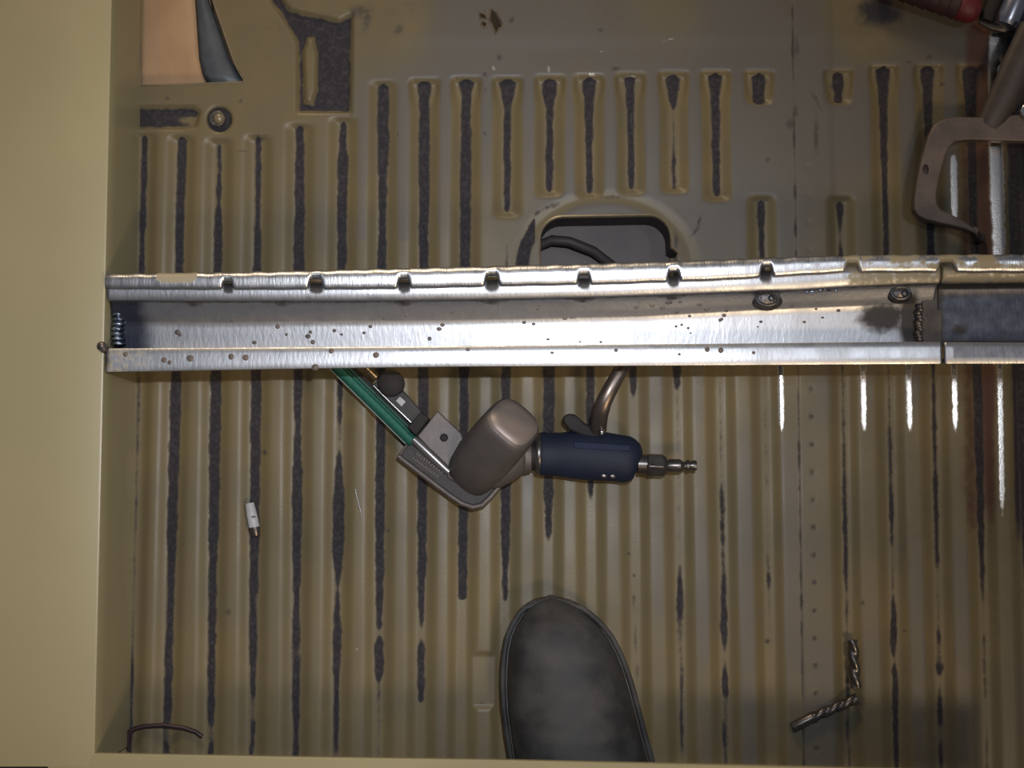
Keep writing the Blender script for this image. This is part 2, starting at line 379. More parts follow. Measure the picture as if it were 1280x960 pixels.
# access-hole surround
er = np.hypot((U - 757) / 116, (V - 335) / 96)
Z = np.minimum(Z, np.where(V < 420, -0.0010 * np.clip(1 - np.abs(er - 0.93) / 0.11, 0, 1), 0))
arcL = np.where((U < 668) & (V > 268), np.clip(0.5 + (8 - np.abs(np.hypot((U - 760) / 1.0, (V - 338) * 1.1) - 107) + jit) / 6, 0, 0.9), 0)
RES = np.maximum(RES, arcL)
for b in [(688, 258, 14, 3.5, -20), (672, 266, 8, 3, -40), (765, 246, 20, 2.5, 0), (870, 288, 12, 3.0, -48), (874, 276, 9, 2.6, -70), (846, 300, 3, 9, 0), (776, 268, 28, 2.0, 0),
          (499, 37, 8, 10, 40), (605, 20, 3, 6, 0), (608, 33, 3, 3, 0), (640, 25, 4, 6, 20), (624, 72, 4, 5, 0), (606, 93, 4, 4, 0), (607, 112, 3, 3, 0), (606, 167, 3, 3, 0), (497, 168, 2.2, 2.2, 0),
          (751, 38, 4, 4, 0), (769, 86, 7, 4, 0), (1137, 78, 4, 3, 0), (996, 60, 4, 22, 0), (994, 140, 5, 12, 0), (988, 155, 7, 9, 0), (1020, 170, 4, 30, 0), (1162, 71, 5, 4, 0), (1178, 105, 4, 4, 0), (960, 200, 4, 4, 0),
          (209, 123, 4, 3, 30), (301, 126, 4, 3, -40), (325, 173, 5, 4, 0), (303, 189, 14, 1.6, 0), (1131, 789, 5, 2, 0), (1078, 754, 4, 4, 0), (960, 802, 5, 5, 0), (285, 765, 5, 5, 0), (330, 565, 4, 4, 0), (485, 663, 3, 3, 0),
          (786, 692, 3, 3, 0), (793, 720, 3, 3, 0), (1020, 125, 16, 3, 60), (1040, 108, 14, 2.0, 40), (958, 98, 14, 2, 55), (793, 750, 3, 12, 0), (795, 800, 2.5, 20, 0), (797, 840, 3, 12, 0), (600, 880, 12, 1.6, 0), (450, 14, 20, 10, 0), (458, 22, 8, 22, 10)]:
    RES = np.maximum(RES, blob(*b) * (0.52 if b[2] + b[3] < 12 else 0.46))
# overlap seam with its spot welds
seam = U - (994 + 10 * (V - 200) / 650)
Z = Z + np.where((V > 130) | (V < 135), 0.0009 * sstep(-1.5, 1.5, seam) * (1 - sstep(40, 52, seam)), 0)
RES = np.maximum(RES, np.clip(0.52 - np.abs(seam + 1) / 6 + (vnoise(U * 0, V / 16) - 0.5) * 0.5, 0, 0.62))
k = -8
while k < 16:
    vv = 486 + 34.6 * k; uu = 1005 + 12 + 10 * (vv - 700) / 650; k += 1
    if 330 < vv < 460: continue
    r = np.hypot(U - uu, V - vv); Z -= 0.0005 * np.clip(1 - r / 5.5, 0, 1); RES = np.maximum(RES, np.clip(0.62 - r / 12, 0, 1) * (vv > 330))
# a soft step across the upper pan, where the ribs run out
Z += 0.0007 * (1 - sstep(40, 66, V)) * sstep(470, 500, U)
Z += (vnoise(U / 60, V / 90) - 0.5) * 0.0008
# small flattened pad in a rib at the lower middle
pad = poly_sdf(U, V, [(588, 818), (622, 818), (622, 884), (588, 884)])
Z = np.where(pad > -4, np.minimum(Z, -0.0022 * sstep(-4, 2, pad)), Z)
# tones over the sheet: worn grey primer with painted-in sheen on the crests, burnt and ground-bare metal at the right
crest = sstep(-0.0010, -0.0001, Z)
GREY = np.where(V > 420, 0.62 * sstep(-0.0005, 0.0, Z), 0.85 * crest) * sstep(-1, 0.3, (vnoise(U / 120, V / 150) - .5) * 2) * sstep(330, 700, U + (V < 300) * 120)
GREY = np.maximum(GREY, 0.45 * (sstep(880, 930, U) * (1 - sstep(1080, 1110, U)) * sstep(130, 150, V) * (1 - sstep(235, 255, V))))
rib1 = np.abs(U - (1245 + 12 * (V - 200) / 650)); rib0 = np.abs(U - (1192 + 12 * (V - 200) / 650))
BARE = np.clip(0.95 - rib1 / np.where(V > 455, 7, 20), 0, 1) * (1 - sstep(600, 690, V)) * sstep(20, 60, V)
BARE = np.maximum(BARE, np.clip(1.0 - rib0 / 8, 0, 1) * np.maximum(sstep(180, 205, V) * (1 - sstep(262, 285, V)), 0))
for c0 in (980, 1083, 1140, 1197):
    rr = np.abs(U - (c0 - 3 + 12 * (V - 520) / 650)); BARE = np.maximum(BARE, np.clip(0.9 - rr / 8, 0, 1) * (1 - sstep(520, 560, V)) * sstep(440, 450, V))
for b in [(686, 86, 2.5, 6, 0), (741, 93, 9, 2, 0), (790, 95, 9, 2, 0), (835, 50, 10, 1.6, -12), (617, 86, 2.5, 4, -30), (752, 64, 3, 2.5, 0), (689, 142, 2, 2, 0), (843, 97, 5, 1.6, 0), (931, 98, 3, 1.5, 0), (446, 812, 2, 2, 0)]: BARE = np.maximum(BARE, blob(*b) * 0.62)
RUST = np.clip(1 - np.abs(U - (1231 + 12 * (V - 200) / 650)) / 10, 0, 1) * (1 - sstep(600, 680, V)) + 0.5 * sstep(1195, 1215, U) * (1 - sstep(1226, 1236, U)) * (1 - sstep(640, 700, V))
RUST = np.clip(RUST + 0.45 * sstep(1090, 1260, U) * (1 - sstep(600, 700, V)) * vnoise(U / 20, V / 60), 0, 1)
BURN = sstep(1255, 1268, U - 12 * (V - 200) / 650) * (1 - sstep(620, 720, V)) * 0.95
BURN = np.maximum(BURN, 0.9 * blob(1098, 14, 26, 20) * (V < 60))
DULL = (0.55 + 0.5 * sstep(760, 940, V)) * sstep(1000, 1300, U) * (0.6 + 0.8 * (vnoise(U / 80, V / 120) - .5)) + 0.28 * vnoise(U / 45, V / 70) ** 2 + 0.35 * sstep(330, 250, V) * 0  # darker, duller floor towards the right and lower right, plus random mottling
DULL = np.clip(DULL + 0.2 * (1 - sstep(20, 120, V)), 0, 1)

OPEN1 = [(120, -200), (176, -60), (176, 106), (240, 104), (304, 101), (291, 78), (267, 8), (252, -40), (236, -200)]
HOLE = []
for (cu, cv, a0) in ((703, 299, 180), (811, 297, 270), (811, 395, 0), (703, 395, 90)):
    for i in range(7):
        a = math.radians(a0 + 15 * i); HOLE.append((cu + 27 * math.cos(a), cv + 27 * math.sin(a)))
# small torn snag on the right edge of the hole
hi = [i for i, p in enumerate(HOLE) if p[0] > 837 and p[1] < 300][-1]
HOLE = HOLE[:hi + 1] + [(838.5, 310), (842, 312), (847, 316), (845, 322), (838, 323)] + HOLE[hi + 1:]
RUSTH = [[(614, 13), (619, 17), (625, 30), (627, 34), (623, 35), (620, 41), (617, 33), (614, 25)], [(600, 17), (605, 19), (607, 23), (602, 23)], [(604, 28), (608, 30), (606, 34), (603, 31)]]
cut = np.zeros(U.shape, bool)
for pl in [OPEN1, HOLE] + RUSTH: cut |= poly_sdf(U, V, pl) > 0
idx = np.arange(nx * ny).reshape(ny, nx)
q = np.stack([idx[:-1, :-1], idx[:-1, 1:], idx[1:, 1:], idx[1:, :-1]], -1)
keep = ~(cut[:-1, :-1] | cut[:-1, 1:] | cut[1:, 1:] | cut[1:, :-1])
q = q[keep]
me = bpy.data.meshes.new('floor')
me.vertices.add(nx * ny); me.vertices.foreach_set('co', np.stack([GX, GY, Z], -1).astype(np.float32).ravel())
me.loops.add(len(q) * 4); me.loops.foreach_set('vertex_index', q.astype(np.int32).ravel())
me.polygons.add(len(q)); me.polygons.foreach_set('loop_start', np.arange(0, len(q) * 4, 4, dtype=np.int32))
me.polygons.foreach_set('loop_total', np.full(len(q), 4, dtype=np.int32))
me.update(calc_edges=True); me.validate()
me.polygons.foreach_set('use_smooth', np.ones(len(q), dtype=bool))
for nme, arr in (('residue', RES), ('grey', GREY), ('dull', DULL), ('bare', BARE), ('rust', RUST), ('burn', BURN)):
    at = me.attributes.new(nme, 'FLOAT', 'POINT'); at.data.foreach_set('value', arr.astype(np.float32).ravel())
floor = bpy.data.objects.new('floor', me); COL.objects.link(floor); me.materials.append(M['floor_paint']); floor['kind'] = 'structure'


def floor_z(x, y):
    i = int(round((y - Y0) / (Y1 - Y0) * (ny - 1))); j = int(round((x - X0) / (X1 - X0) * (nx - 1)))
    return float(Z[min(max(i, 0), ny - 1), min(max(j, 0), nx - 1)])


def rim(pts, width_px, name, closed=True, drop=0.006, lift=0.0006):
    """rolled sheet edge round an opening, following its exact outline"""
    n = len(pts); c = (sum(p[0] for p in pts) / n, sum(p[1] for p in pts) / n); rs = []
    for i, p in enumerate(pts):
        a, b = pts[(i - 1) % n], pts[(i + 1) % n]
        if not closed: a, b = pts[max(0, i - 1)], pts[min(n - 1, i + 1)]
        t = Vector((b[0] - a[0], b[1] - a[1])).normalized(); nn = Vector((t.y, -t.x))
        if nn.dot(Vector((p[0] - c[0], p[1] - c[1]))) < 0: nn = -nn
        o = P(p[0] + nn.x * width_px, p[1] + nn.y * width_px); m_ = P(p[0] + nn.x * width_px * .35, p[1] + nn.y * width_px * .35); e = P(p[0], p[1])
        z = floor_z(o.x, o.y); z2 = z
        rs.append([(o.x, o.y, z + 0.0002), (m_.x, m_.y, z2 + lift + 0.0003), (e.x, e.y, z2 + lift - 0.0004), (e.x, e.y, z2 - drop), (m_.x, m_.y, z2 - drop)])
    if closed: rs.append(rs[0])
    mb = MB(); mb.rings(rs, closed=False); o = mb.build(name, M['rim'], floor, smooth=50)
    return o


M['rust_rim'] = mat('rust_rim', (0.16, 0.12, 0.075), 0.6, 0, (0.05, 0.04, 0.035), 300)
M['rim'] = mat('sheet_edge', (0.26, 0.21, 0.13), 0.35, 0.2, (0.20, 0.16, 0.11), 80)
rim(HOLE, 3.2, 'hole_rim')
mb = MB(); mb.rings([[P(u, v, 0)[:2] + (z,) for u, v in HOLE] for z in (-0.004, -0.042)], cap=False); mb.build('hole_skirt', M['under_dark'], floor, smooth=50)
for pl in RUSTH: rim(pl, 3.4, 'rust_rim', drop=0.002).data.materials[0] = M['rust_rim']
rim([(176, -80), (176, 106), (240, 104), (304, 101), (291, 78), (267, 8), (252, -40), (247, -80)], 3.0, 'opening_rim', closed=False, drop=0.003)

# shop floor far below, the crossmember seen through the access hole, the board and flap at the corner opening
mb = MB(); mb.box((0.1, 0, -0.36), (3.4, 3.4, 0.04)); g = mb.build('ground', M['ground'], smooth=None); g['kind'] = 'structure'
cm = thing('crossmember', 'grey brown chassis crossmember seen through the rounded access hole', 'chassis rail', P(757, 340, -0.06))
mb = MB(); a = P(640, 240, -0.06); b = P(880, 460, -0.06)
mb.box(((a.x + b.x) / 2, (a.y + b.y) / 2, -0.06), (b.x - a.x, a.y - b.y, 0.04)); mb.build('rail', M['under'], cm, bevel=0.004)
mb = MB(); mb.tube([P(672, 308, -0.028), P(690, 300, -0.022), P(712, 302, -0.02), P(742, 314, -0.024), P(765, 332, -0.034), P(790, 352, -0.04)], PX(6.5), 12); mb.build('brake_pipe', M['under_dark'], cm, label='dark bent pipe across the crossmember')
bd = MB(); p0 = P(120, -90, -0.016); p1 = P(262, 128, -0.016)
bd.box(((p0.x + p1.x) / 2, (p0.y + p1.y) / 2, -0.022), (p1.x - p0.x, p0.y - p1.y, 0.012)); tag(bd.build('board', M['board'], bevel=0.001), 'tan wooden board under the corner opening at the upper left', 'board')
fl = MB()
rows = []
for t in np.linspace(0, 1, 12):
    v = -90 + 200 * t
    uL = np.interp(v, [-90, 0, 60, 85, 110], [238, 244, 248, 250, 262]); uR = np.interp(v, [-90, 8, 78, 110], [233, 264, 288, 312])
    uR = max(uR, uL + 4)
    rows.append([P(uL + (uR - uL) * s, v, -0.0085 + 0.0035 * math.sin(math.pi * s) - 0.001 * s) for s in np.linspace(0, 1, 7)])
fl.rings(rows, closed=False); tag(fl.build('rubber_flap', M['flap'], smooth=60, solid=0.002), 'slate blue rubber flap lying on the board in the corner opening', 'flap')

# plug bolt in its dark recess
pl = thing('plug_bolt', 'round domed bolt head in a dark ring near the corner opening', 'bolt', P(273, 149, -0.003))
c = P(272, 149, -0.003); mb = MB(); mb.tube([c, c + Vector((0, 0, 0.003))], PX(10.5), 20); mb.build('washer', M['burnt'], pl, bevel=0.0006)
mb = MB(); mb.dome(P(274, 148.5, 0.0), PX(7.5), 0.0045, 16, 4); mb.build('head', M['rim'], pl)

# ------------------------------------------------------------------ the side panel at the left and the lip along the front
WZ = 0.09
xt0, xt1 = P(140, 0, WZ), P(118.5, 942, WZ)
xt0 = xt0 + (xt0 - xt1) * 0.25; xb0, xb1 = P(176, 0, 0), P(160, 943, 0)
xb0 = xb0 + (xb0 - xb1) * 0.25; xb1 = xb1 + (xb1 - xb0) * 0.05; yl = P(0, 958, WZ).y
xt1 = xt1 + (xt1 - xt0) * ((xt1.y - yl) / (xt0.y - xt1.y))
rows = []
for t in np.linspace(0, 1, 24):
    T = xt0.lerp(xt1, t); Bt = xb0.lerp(xb1, t); y = T.y; r = 0.0016
    row = [(Bt.x, y, -0.010), (Bt.x, y, 0.0)]
    dx = T.x - Bt.x
    row += [(Bt.x + dx * s, y, WZ * s) for s in (0.25, 0.5, 0.75)]
    row += [(T.x + 0.0, y, WZ - r * 1.2), (T.x - r * 0.3, y, WZ - r * 0.3), (T.x - r * 1.3, y, WZ)]
    row += [(T.x - 0.05, y, WZ + 0.0006), (T.x - 0.14, y, WZ + 0.0012), (T.x - 0.30, y, WZ - 0.001), (T.x - 0.34, y, WZ - 0.02), (T.x - 0.35, y, -0.25)]
    rows.append(row)
mb = MB(); mb.rings(rows, closed=False); wl = mb.build('wall_left', M['panel_paint'], smooth=40); wl['kind'] = 'structure'
# front lip: a folded flange, its unseen width set for the shadow it casts, running off to the right at the panel's height
Lp = [(60, 941.5), (118, 942), (119, 942), (150, 942.5), (400, 947), (640, 950.5), (965, 957.5), (1300, 966)]
rows = []
for (u, v) in Lp:
    p = P(u, v, WZ); wd = 0.0098 if u < 100 else 0.052
    rows.append([(p.x, p.y, WZ - 0.006), (p.x, p.y, WZ - 0.0008), (p.x, p.y - 0.0008, WZ), (p.x, p.y - wd, WZ + 0.0002), (p.x, p.y - wd - 0.0006, WZ - 0.0006), (p.x, p.y - wd - 0.0006, WZ - 0.006)])
mb = MB(); mb.rings(rows); tr = mb.build('trim_1', M['panel_paint'], smooth=40); tr['kind'] = 'structure'

# ------------------------------------------------------------------ the welded channel across the bed
I = lambda u, *k: float(np.interp(u, [a for a, _ in k], [b for _, b in k]))
back = lambda u: I(u, (120, 342.5), (300, 340), (450, 336.5), (600, 333), (760, 329), (900, 324.5), (1020, 320), (1100, 319), (1350, 317.5))
front = lambda u: I(u, (120, 361), (250, 362), (400, 362), (500, 361), (620, 358), (760, 355.5), (900, 350.5), (1000, 344.5), (1060, 341), (1350, 341))
band = lambda u: I(u, (120, 376.5), (300, 377), (460, 376.5), (620, 374.5), (760, 371.5), (900, 366.5), (1000, 363), (1060, 359), (1150, 355), (1350, 353))
slope = lambda u: I(u, (120, 400), (250, 402), (560, 399), (800, 394), (950, 386), (1100, 380), (1350, 372))
wend = lambda u: I(u, (120, 435.5), (250, 434.5), (560, 432.5), (900, 429.3), (1130, 427), (1350, 428))
low = lambda u: I(u, (120, 466), (200, 464.5), (400, 461), (560, 459), (900, 457.3), (1180, 455.5), (1350, 455))
NOTCH = [(285, 7, 9), (395, 9, 13), (505, 8, 12), (615, 9, 13), (730, 8, 12), (842, 8, 12), (958, 8, 13), (1065, 9, 12), (1183, 11, 13)]
XW = lambda u: P(u, 410, 0.09).x
bx = thing('steel_channel', 'bare ground steel channel welded across the ribbed bed floor', 'steel channel', P(640, 400, 0.05))


def loft(us, prof):
    return [[Vector((XW(u), P(u, v, z).y, z)) for v, z in prof(u)] for u in us]


def attrs_of(rows, us, prof, fn):
    out = {}
    for u in us:
        for v, z in prof(u):
            for kk, val in fn(u, v, z).items(): out.setdefault(kk, []).append(val)
    return out


def prof_channel(u):
    b, s_, we, lo, fr_ = band(u), slope(u), wend(u), low(u), front(u)
    pr = [(fr_ - 8, 0.0900), (fr_ + 1, 0.0905), (b - 5, 0.0898), (b - 1.5, 0.0885), (b + 0.5, 0.0818)]
    pr += [(b + 0.5 + (s_ - b) * t, 0.0815 + (0.0728 - 0.0815) * t) for t in (0.2, 0.4, 0.6, 0.8)]
    pr += [(s_ + 0.5, 0.0722), (s_ + 3, 0.0713)]
    pr += [(s_ + 3 + (we + 4 - s_) * t, 0.0713 - 0.0038 * t) for t in (0.15, 0.3, 0.45, 0.6, 0.75, 0.9, 1.0)]
    yi = P(u, we, 0.09)
    pr += [(we + 9.5, 0.0673), (we + 6.0, 0.074), (we + 1.0, 0.0868), (we + 0.3, 0.0893)]
    pr += [(we + 2 + (lo - 4 - we - 2) * t, 0.0900 + 0.0003 * math.sin(math.pi * t)) for t in (0, 0.25, 0.5, 0.75, 1)]
    pr += [(lo - 1.0, 0.0894), (lo, 0.0875), (lo - 1.0, 0.075), (lo - 4.0, 0.056)]
    return pr


def g2(u, v, u0, v0, a, b): return math.exp(-((u - u0) / a) ** 2 - ((v - v0) / b) ** 2)


def mark(u, v, z):
    b = band(u)
    heat = max(1.1 * (1 - min(1, max(0, (u - 158) / 40))) if v > b else 0, 0.35 * (1 - min(1, max(0, (u - 170) / 220))) if v < b + 28 and v > b else 0)
    if b + .4 < v < slope(u) + 1 and u > 170: heat = max(heat, 0.46 * (1 - 0.75 * min(1, max(0, (u - 300) / 600))))
    heat = heat if z < 0.088 else 0
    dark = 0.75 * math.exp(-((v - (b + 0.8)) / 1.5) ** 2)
    for n_, w_, h_ in NOTCH[:6]:
        dark = max(dark, 0.85 * g2(u, v, n_ - 45 if n_ < 400 else n_ - 0, b + 3, 16, 5) if v > b - 2 else 0)
    dark = max(dark, 0.9 * g2(u, v, 960, band(960) + 6, 22, 14) if v > b - 2 else 0, 1.1 * g2(u, v, 1112, 396, 34, 20) if v > b - 2 and z < .085 else 0, 1.2 * g2(u, v, 1146, 400, 14, 40) if v > b - 2 and z < .085 else 0)
    dark = max(dark, 0.5 if (v < b and u > 1000 and u < 1062 and v > b - 9 and False) else 0)
    paint = 0.0
    if z < 0.087 and v > b and u > 180: paint = 0.12
    if z > 0.088 and v > 430:
        paint = max(0.5 * (1 - (u - 130) / 200), 0)          # a little warm tan tint at the left of the lower flange
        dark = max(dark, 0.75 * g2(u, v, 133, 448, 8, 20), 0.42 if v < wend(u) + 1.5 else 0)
    for n_, w_, h_ in NOTCH[:7]:
        if v < front(u) + 2.5 and v < b: dark = max(dark, 0.95 * math.exp(-((u - n_) / (w_ * 1.05)) ** 4))  # gap shade under the notches, painted onto the band
    if v < b and u > 1030: paint = min(1, (u - 1030) / 40) * 0.62
    return dict(heat_tint=heat, dark=dark, paint=paint)


us = list(np.arange(133, 1176.5, 3.0)) + [1176.5]
mb = MB(); rw = loft(us, prof_channel); mb.rings(rw, closed=False)
ch = mb.build('channel', M['steel'], bx, smooth=50, solid=0.002, attrs=attrs_of(rw, us, prof_channel, mark))


def prof_ext(u):
    b, we, lo = band(u), wend(u), low(u)
    pr = [(front(u) - 8, 0.0905), (front(u) + 1, 0.0908), (b - 6, 0.0890), (b - 1, 0.0860), (b + 1, 0.0815), (b + 5, 0.0758), (b + 8, 0.0742)]
    pr += [(b + 8 + (we - b - 10) * t, 0.0742 - 0.001 * t) for t in (0.2, 0.4, 0.6, 0.8, 1.0)]
    pr += [(we - 1, 0.0733), (we + 3, 0.0742), (we + 1.0, 0.086), (we + 0.4, 0.0893)]
    pr += [(we + 2 + (lo - 4 - we - 2) * t, 0.0902 + 0.0003 * math.sin(math.pi * t)) for t in (0, 0.25, 0.5, 0.75, 1)]
    pr += [(lo - 1.0, 0.0896), (lo, 0.0877), (lo - 1.0, 0.075), (lo - 4.0, 0.058)]
    return pr


def mark2(u, v, z):
    b = band(u); inner = v > b - 1 and z < 0.085
    dark = 0.85 * math.exp(-((v - (b + 2)) / 4) ** 2); heat = 0.0; paint = 0.0
    if inner:
        heat = 0.80; dark = max(dark, 0.9 * g2(u, v, 1208, 411, 12, 5), 0.45 * g2(u, v, 1196, 392, 30, 8), 0.9 * (1 - min(1, max(0, (u - 1178) / 18))))
        if v > wend(u) - 4: paint = 0.6
    if v < b: paint = 0.62
    if z > 0.088 and v > 430 and u > 1190 and wend(u) + 7 < v < low(u) - 5: heat = 0.55
    return dict(heat_tint=heat, dark=dark, paint=paint)


us2 = list(np.arange(1180, 1362, 3.0))
mb = MB(); rw = loft(us2, prof_ext); mb.rings(rw, closed=False)
mb.build('channel_extension', M['steel'], bx, smooth=50, solid=0.002, attrs=attrs_of(rw, us2, prof_ext, mark2), label='darker heat-tinted end section of the channel past the cut joint')
# web of the extension lapping under the joint
mb = MB(); c0 = [P(1152, 362, .0725), P(1177, 360, .0725), P(1177, 432, .0725), P(1152, 433, .0725)]; mb.prism([(p.x, p.y) for p in c0], 0.0690, 0.0738)
mb.build('lap_plate', M['lap'], bx, bevel=0.0005)


def nfront(u):
    f = front(u)
    for n_, w_, h_ in NOTCH:
        t = abs(u - n_) / w_
        if t < 1.25: f -= h_ * (1 - sstep(0.55, 1.25, np.float64(t)))
    return float(f) + 0.5 * math.sin(u * 0.13) * 0.5


def prof_flange(u):
    bk, f = back(u), nfront(u)
    bk += 0.6 * math.sin(u * 0.21) * math.sin(u * 0.043)
    return [(bk + 1, 0.0905), (bk, 0.0935), (bk + 1.5, 0.0950)] + [(bk + 2 + (f - 3.5 - bk - 2) * t, 0.0952 + 0.0010 * math.sin(math.pi * (0.25 + 0.7 * t))) for t in (0.2, 0.4, 0.6, 0.8, 1)] + [(f - 1.2, 0.0945), (f, 0.0930), (f - 0.5, 0.0912)]


def mark3(u, v, z):
    p = 0.0
    if 195 < u < 250 and v < 357: p = max(p, 1.2 - ((u - 222) / 27) ** 4 - (max(0, v - 349) / 5) ** 2)
    if u > 1055: p = max(p, min(0.62, (u - 1055) / 40) * (0.4 + 0.9 * float(vnoise(np.float64(u / 22), np.float64(v / 9)))) * (1.0 if v < nfront(u) - 4 else 0.2))
    for n_, w_, h_ in NOTCH[7:]: p = max(p, 1.0 * math.exp(-((u - n_) / 11) ** 2))
    d = 0.0
    for n_, w_, h_ in NOTCH[:7]:
        if v > nfront(u) - 3: d = max(d, 0.9 * math.exp(-((u - n_) / 9) ** 2))
    if v > nfront(u) - 2.0: d = max(d, 0.35)
    if 280 < u < 400: d = max(d, 0.25)
    d = max(d, 0.7 * math.exp(-((u - 133) / 14) ** 2))
    return dict(paint=max(0, p), dark=d)


us3 = sorted(set(list(np.arange(133, 1362, 4.0)) + [n_ + w_ * t for n_, w_, h_ in NOTCH for t in np.linspace(-1.3, 1.3, 15)]))
mb = MB(); rw = loft(us3, prof_flange); mb.rings(rw, closed=False)
mb.build('notched_flange', M['brushed'], bx, smooth=60, attrs=attrs_of(rw, us3, prof_flange, mark3), label='old notched sheet flange laid along the back edge')

# left weld: a stack of ripples
mb = MB()
for i in range(7):
    c = P(147 + 1.2 * math.sin(i * 1.3), 393 + i * 6.2, 0.0712); mb.dome(c, PX(9.5), 0.0055, 12, 4, ry=PX(4.4))
mb.build('weld_bead', M['weld'], bx, label='blue rippled weld bead at the left end')
mb = MB()
for i in range(11): mb.dome(P(1149 + math.sin(i * 2.1) * 1.5, 383 + i * 4.2, 0.0712), PX(5.5), 0.0034, 10, 3, ry=PX(4))
mb.build('weld_bead', M['burnt'], bx, label='burnt dark weld bead across the channel')
for (u, v, r) in ((959, 372, 21), (1125, 366, 17)):
    mb = MB(); c = P(u, v, 0.0775); mb.dome(c - Vector((0, 0, .004)), PX(r), 0.0075, 20, 5, ry=PX(r * .72)); plug_o = mb.build('weld_plug', M['burnt'], bx)
    mb = MB(); mb.tube([c + Vector((math.cos(a) * PX(r * .62), math.sin(a) * PX(r * .45), 0.0022)) for a in np.linspace(0, 2 * math.pi, 22)], PX(1.8), 8)
    mb.dome(c + Vector((PX(4), -PX(1), 0.0025)), PX(4.5), 0.002, 10, 3); mb.build('weld_ring', M['ring'], plug_o)
mb = MB()
for i in range(26): mb.dome(P(1004 + i * 1.6 + random.uniform(-2, 2), 363 + random.uniform(-2, 3) - i * .1, 0.0805), PX(random.uniform(1, 2.4)), 0.0015, 6, 2)
mb.build('weld_crumbs', M['steel2'] if 'steel2' in M else M['weld'], bx, kind='stuff')
# blob where the lower flange meets the panel
mb = MB(); mb.dome(P(131, 437, 0.088), PX(6), 0.006, 10, 3, ry=PX(5)); mb.dome(P(127, 433, 0.0895), PX(6), 0.003, 10, 3); mb.build('weld_blob', M['burnt'], bx)

# spatter dots over web and lower flange
mb = MB()
SP = [(222, 415, 4.5), (225, 418, 3), (290, 401, 3), (318, 428, 4), (347, 408, 3.5), (358, 418, 2.5), (385, 420, 4.5), (391, 427, 4), (388, 415, 3), (418, 413, 3), (427, 418, 2.5), (455, 416, 3), (463, 408, 3), (549, 411, 4), (553, 406, 3.5), (537, 423, 3.5), (655, 403, 3), (667, 405, 3),
      (685, 424, 3.2), (725, 427, 2.8), (751, 427, 3.2), (706, 397, 4), (714, 396, 3.5), (718, 396, 3), (795, 383, 3.4), (815, 381, 4), (828, 384, 4.2), (836, 377, 5.5), (850, 377, 3), (874, 380, 4), (883, 386, 3.6), (846, 390, 3), (862, 395, 2.6), (845, 408, 2.5), (852, 406, 2.5), (860, 410, 2.5), (863, 416, 3),
      (893, 415, 2.6), (900, 400, 3), (905, 394, 3.4), (908, 388, 2.6), (902, 399, 3), (947, 408, 3.4), (951, 402, 3.4), (977, 411, 3), (990, 382, 3), (1005, 402, 4.2), (1032, 407, 3.6), (1006, 423, 4.6), (994, 422, 3), (1028, 397, 2.8), (1048, 388, 3.2), (1020, 386, 2.2), (565, 390, 2.5), (675, 381, 3), (672, 386, 2.2), (508, 394, 3.5), (480, 398, 2.5)]
for (u, v, r) in SP:
    s_ = slope(u); z = 0.0715 - 0.0038 * max(0, (v - s_) / 33) if v > s_ else 0.0725 + 0.0088 * (s_ - v) / max(4, s_ - band(u))
    mb.dome(P(u, v, z), PX(r) * 0.9, 0.0009, 8, 2, ry=PX(r) * 0.9 * random.uniform(.7, 1))
for (u, v, r) in [(157, 443, 4), (205, 450, 5), (212, 453, 3.5), (238, 448, 6.5), (289, 446, 5), (307, 447, 5.5), (414, 439, 4), (394, 459, 5), (470, 444, 5.5), (585, 437, 3.5), (690, 441, 3), (770, 438, 3), (884, 437, 4), (901, 438, 4.5), (849, 443, 2.6), (942, 441, 3)]:
    mb.dome(P(u, v, 0.0900), PX(r) * .85, 0.0007, 8, 2, ry=PX(r) * random.uniform(.6, .9))
mb.build('weld_spatter', M['spatter'], bx, kind='stuff')

# ------------------------------------------------------------------ the air belt sander
sd = thing('belt_sander', 'blue handled air belt sander with a green belt lying below the steel channel', 'sander', P(640, 570, 0))
ZG = 0.0222


def axis_tube(mb, pts, z, seg=24, squash=1.0, phase=0.0):
    mb.tube([P(u, v, zz if zz is not None else z) for u, v, r, *k in pts for zz in [k[0] if k else None]], [PX(r, 580, z) for u, v, r, *k in pts], seg, squash, phase=phase)


mb = MB(); axis_tube(mb, [(671, 567, 22), (673, 567, 26), (679, 567.2, 27.5), (684, 567.4, 26.8), (700, 568, 27.4), (716, 568.5, 30), (735, 569.2, 31), (755, 570.5, 30.5), (772, 572.5, 29.5), (783, 574.5, 29.5), (790, 576, 27), (796, 577, 22), (799, 578, 14)], ZG, 32, 0.72)
grip_o = mb.build('grip', M['blue'], sd, smooth=60)
mb = MB(); axis_tube(mb, [(668, 567, 23), (670, 567, 26), (675, 567.1, 26.6), (677, 567.1, 25)], ZG, 32, 0.74); mb.build('collar_ring', M['gun'], sd, smooth=60)
# printed darker-blue strip and a small scuffed relief on the grip
mb = MB()
q0 = [(718, 552), (788, 557), (787, 564), (717, 560)]
mb.rings([[P(u, v, 0.0335) for u, v in q0], [P(u, v, 0.0368 if v > 555 else 0.0352) for u, v in q0]]); mb.build('grip_strip', M['blue2'], grip_o, bevel=0.0003, label='brighter blue strip on the grip')
mb = MB()
for (u, v, r) in ((755, 594, 4), (761, 592, 3), (766, 594, 4.5)): mb.dome(P(u, v, 0.030), PX(r), 0.0012, 8, 2)
mb.build('scuff', M['gun'], grip_o)
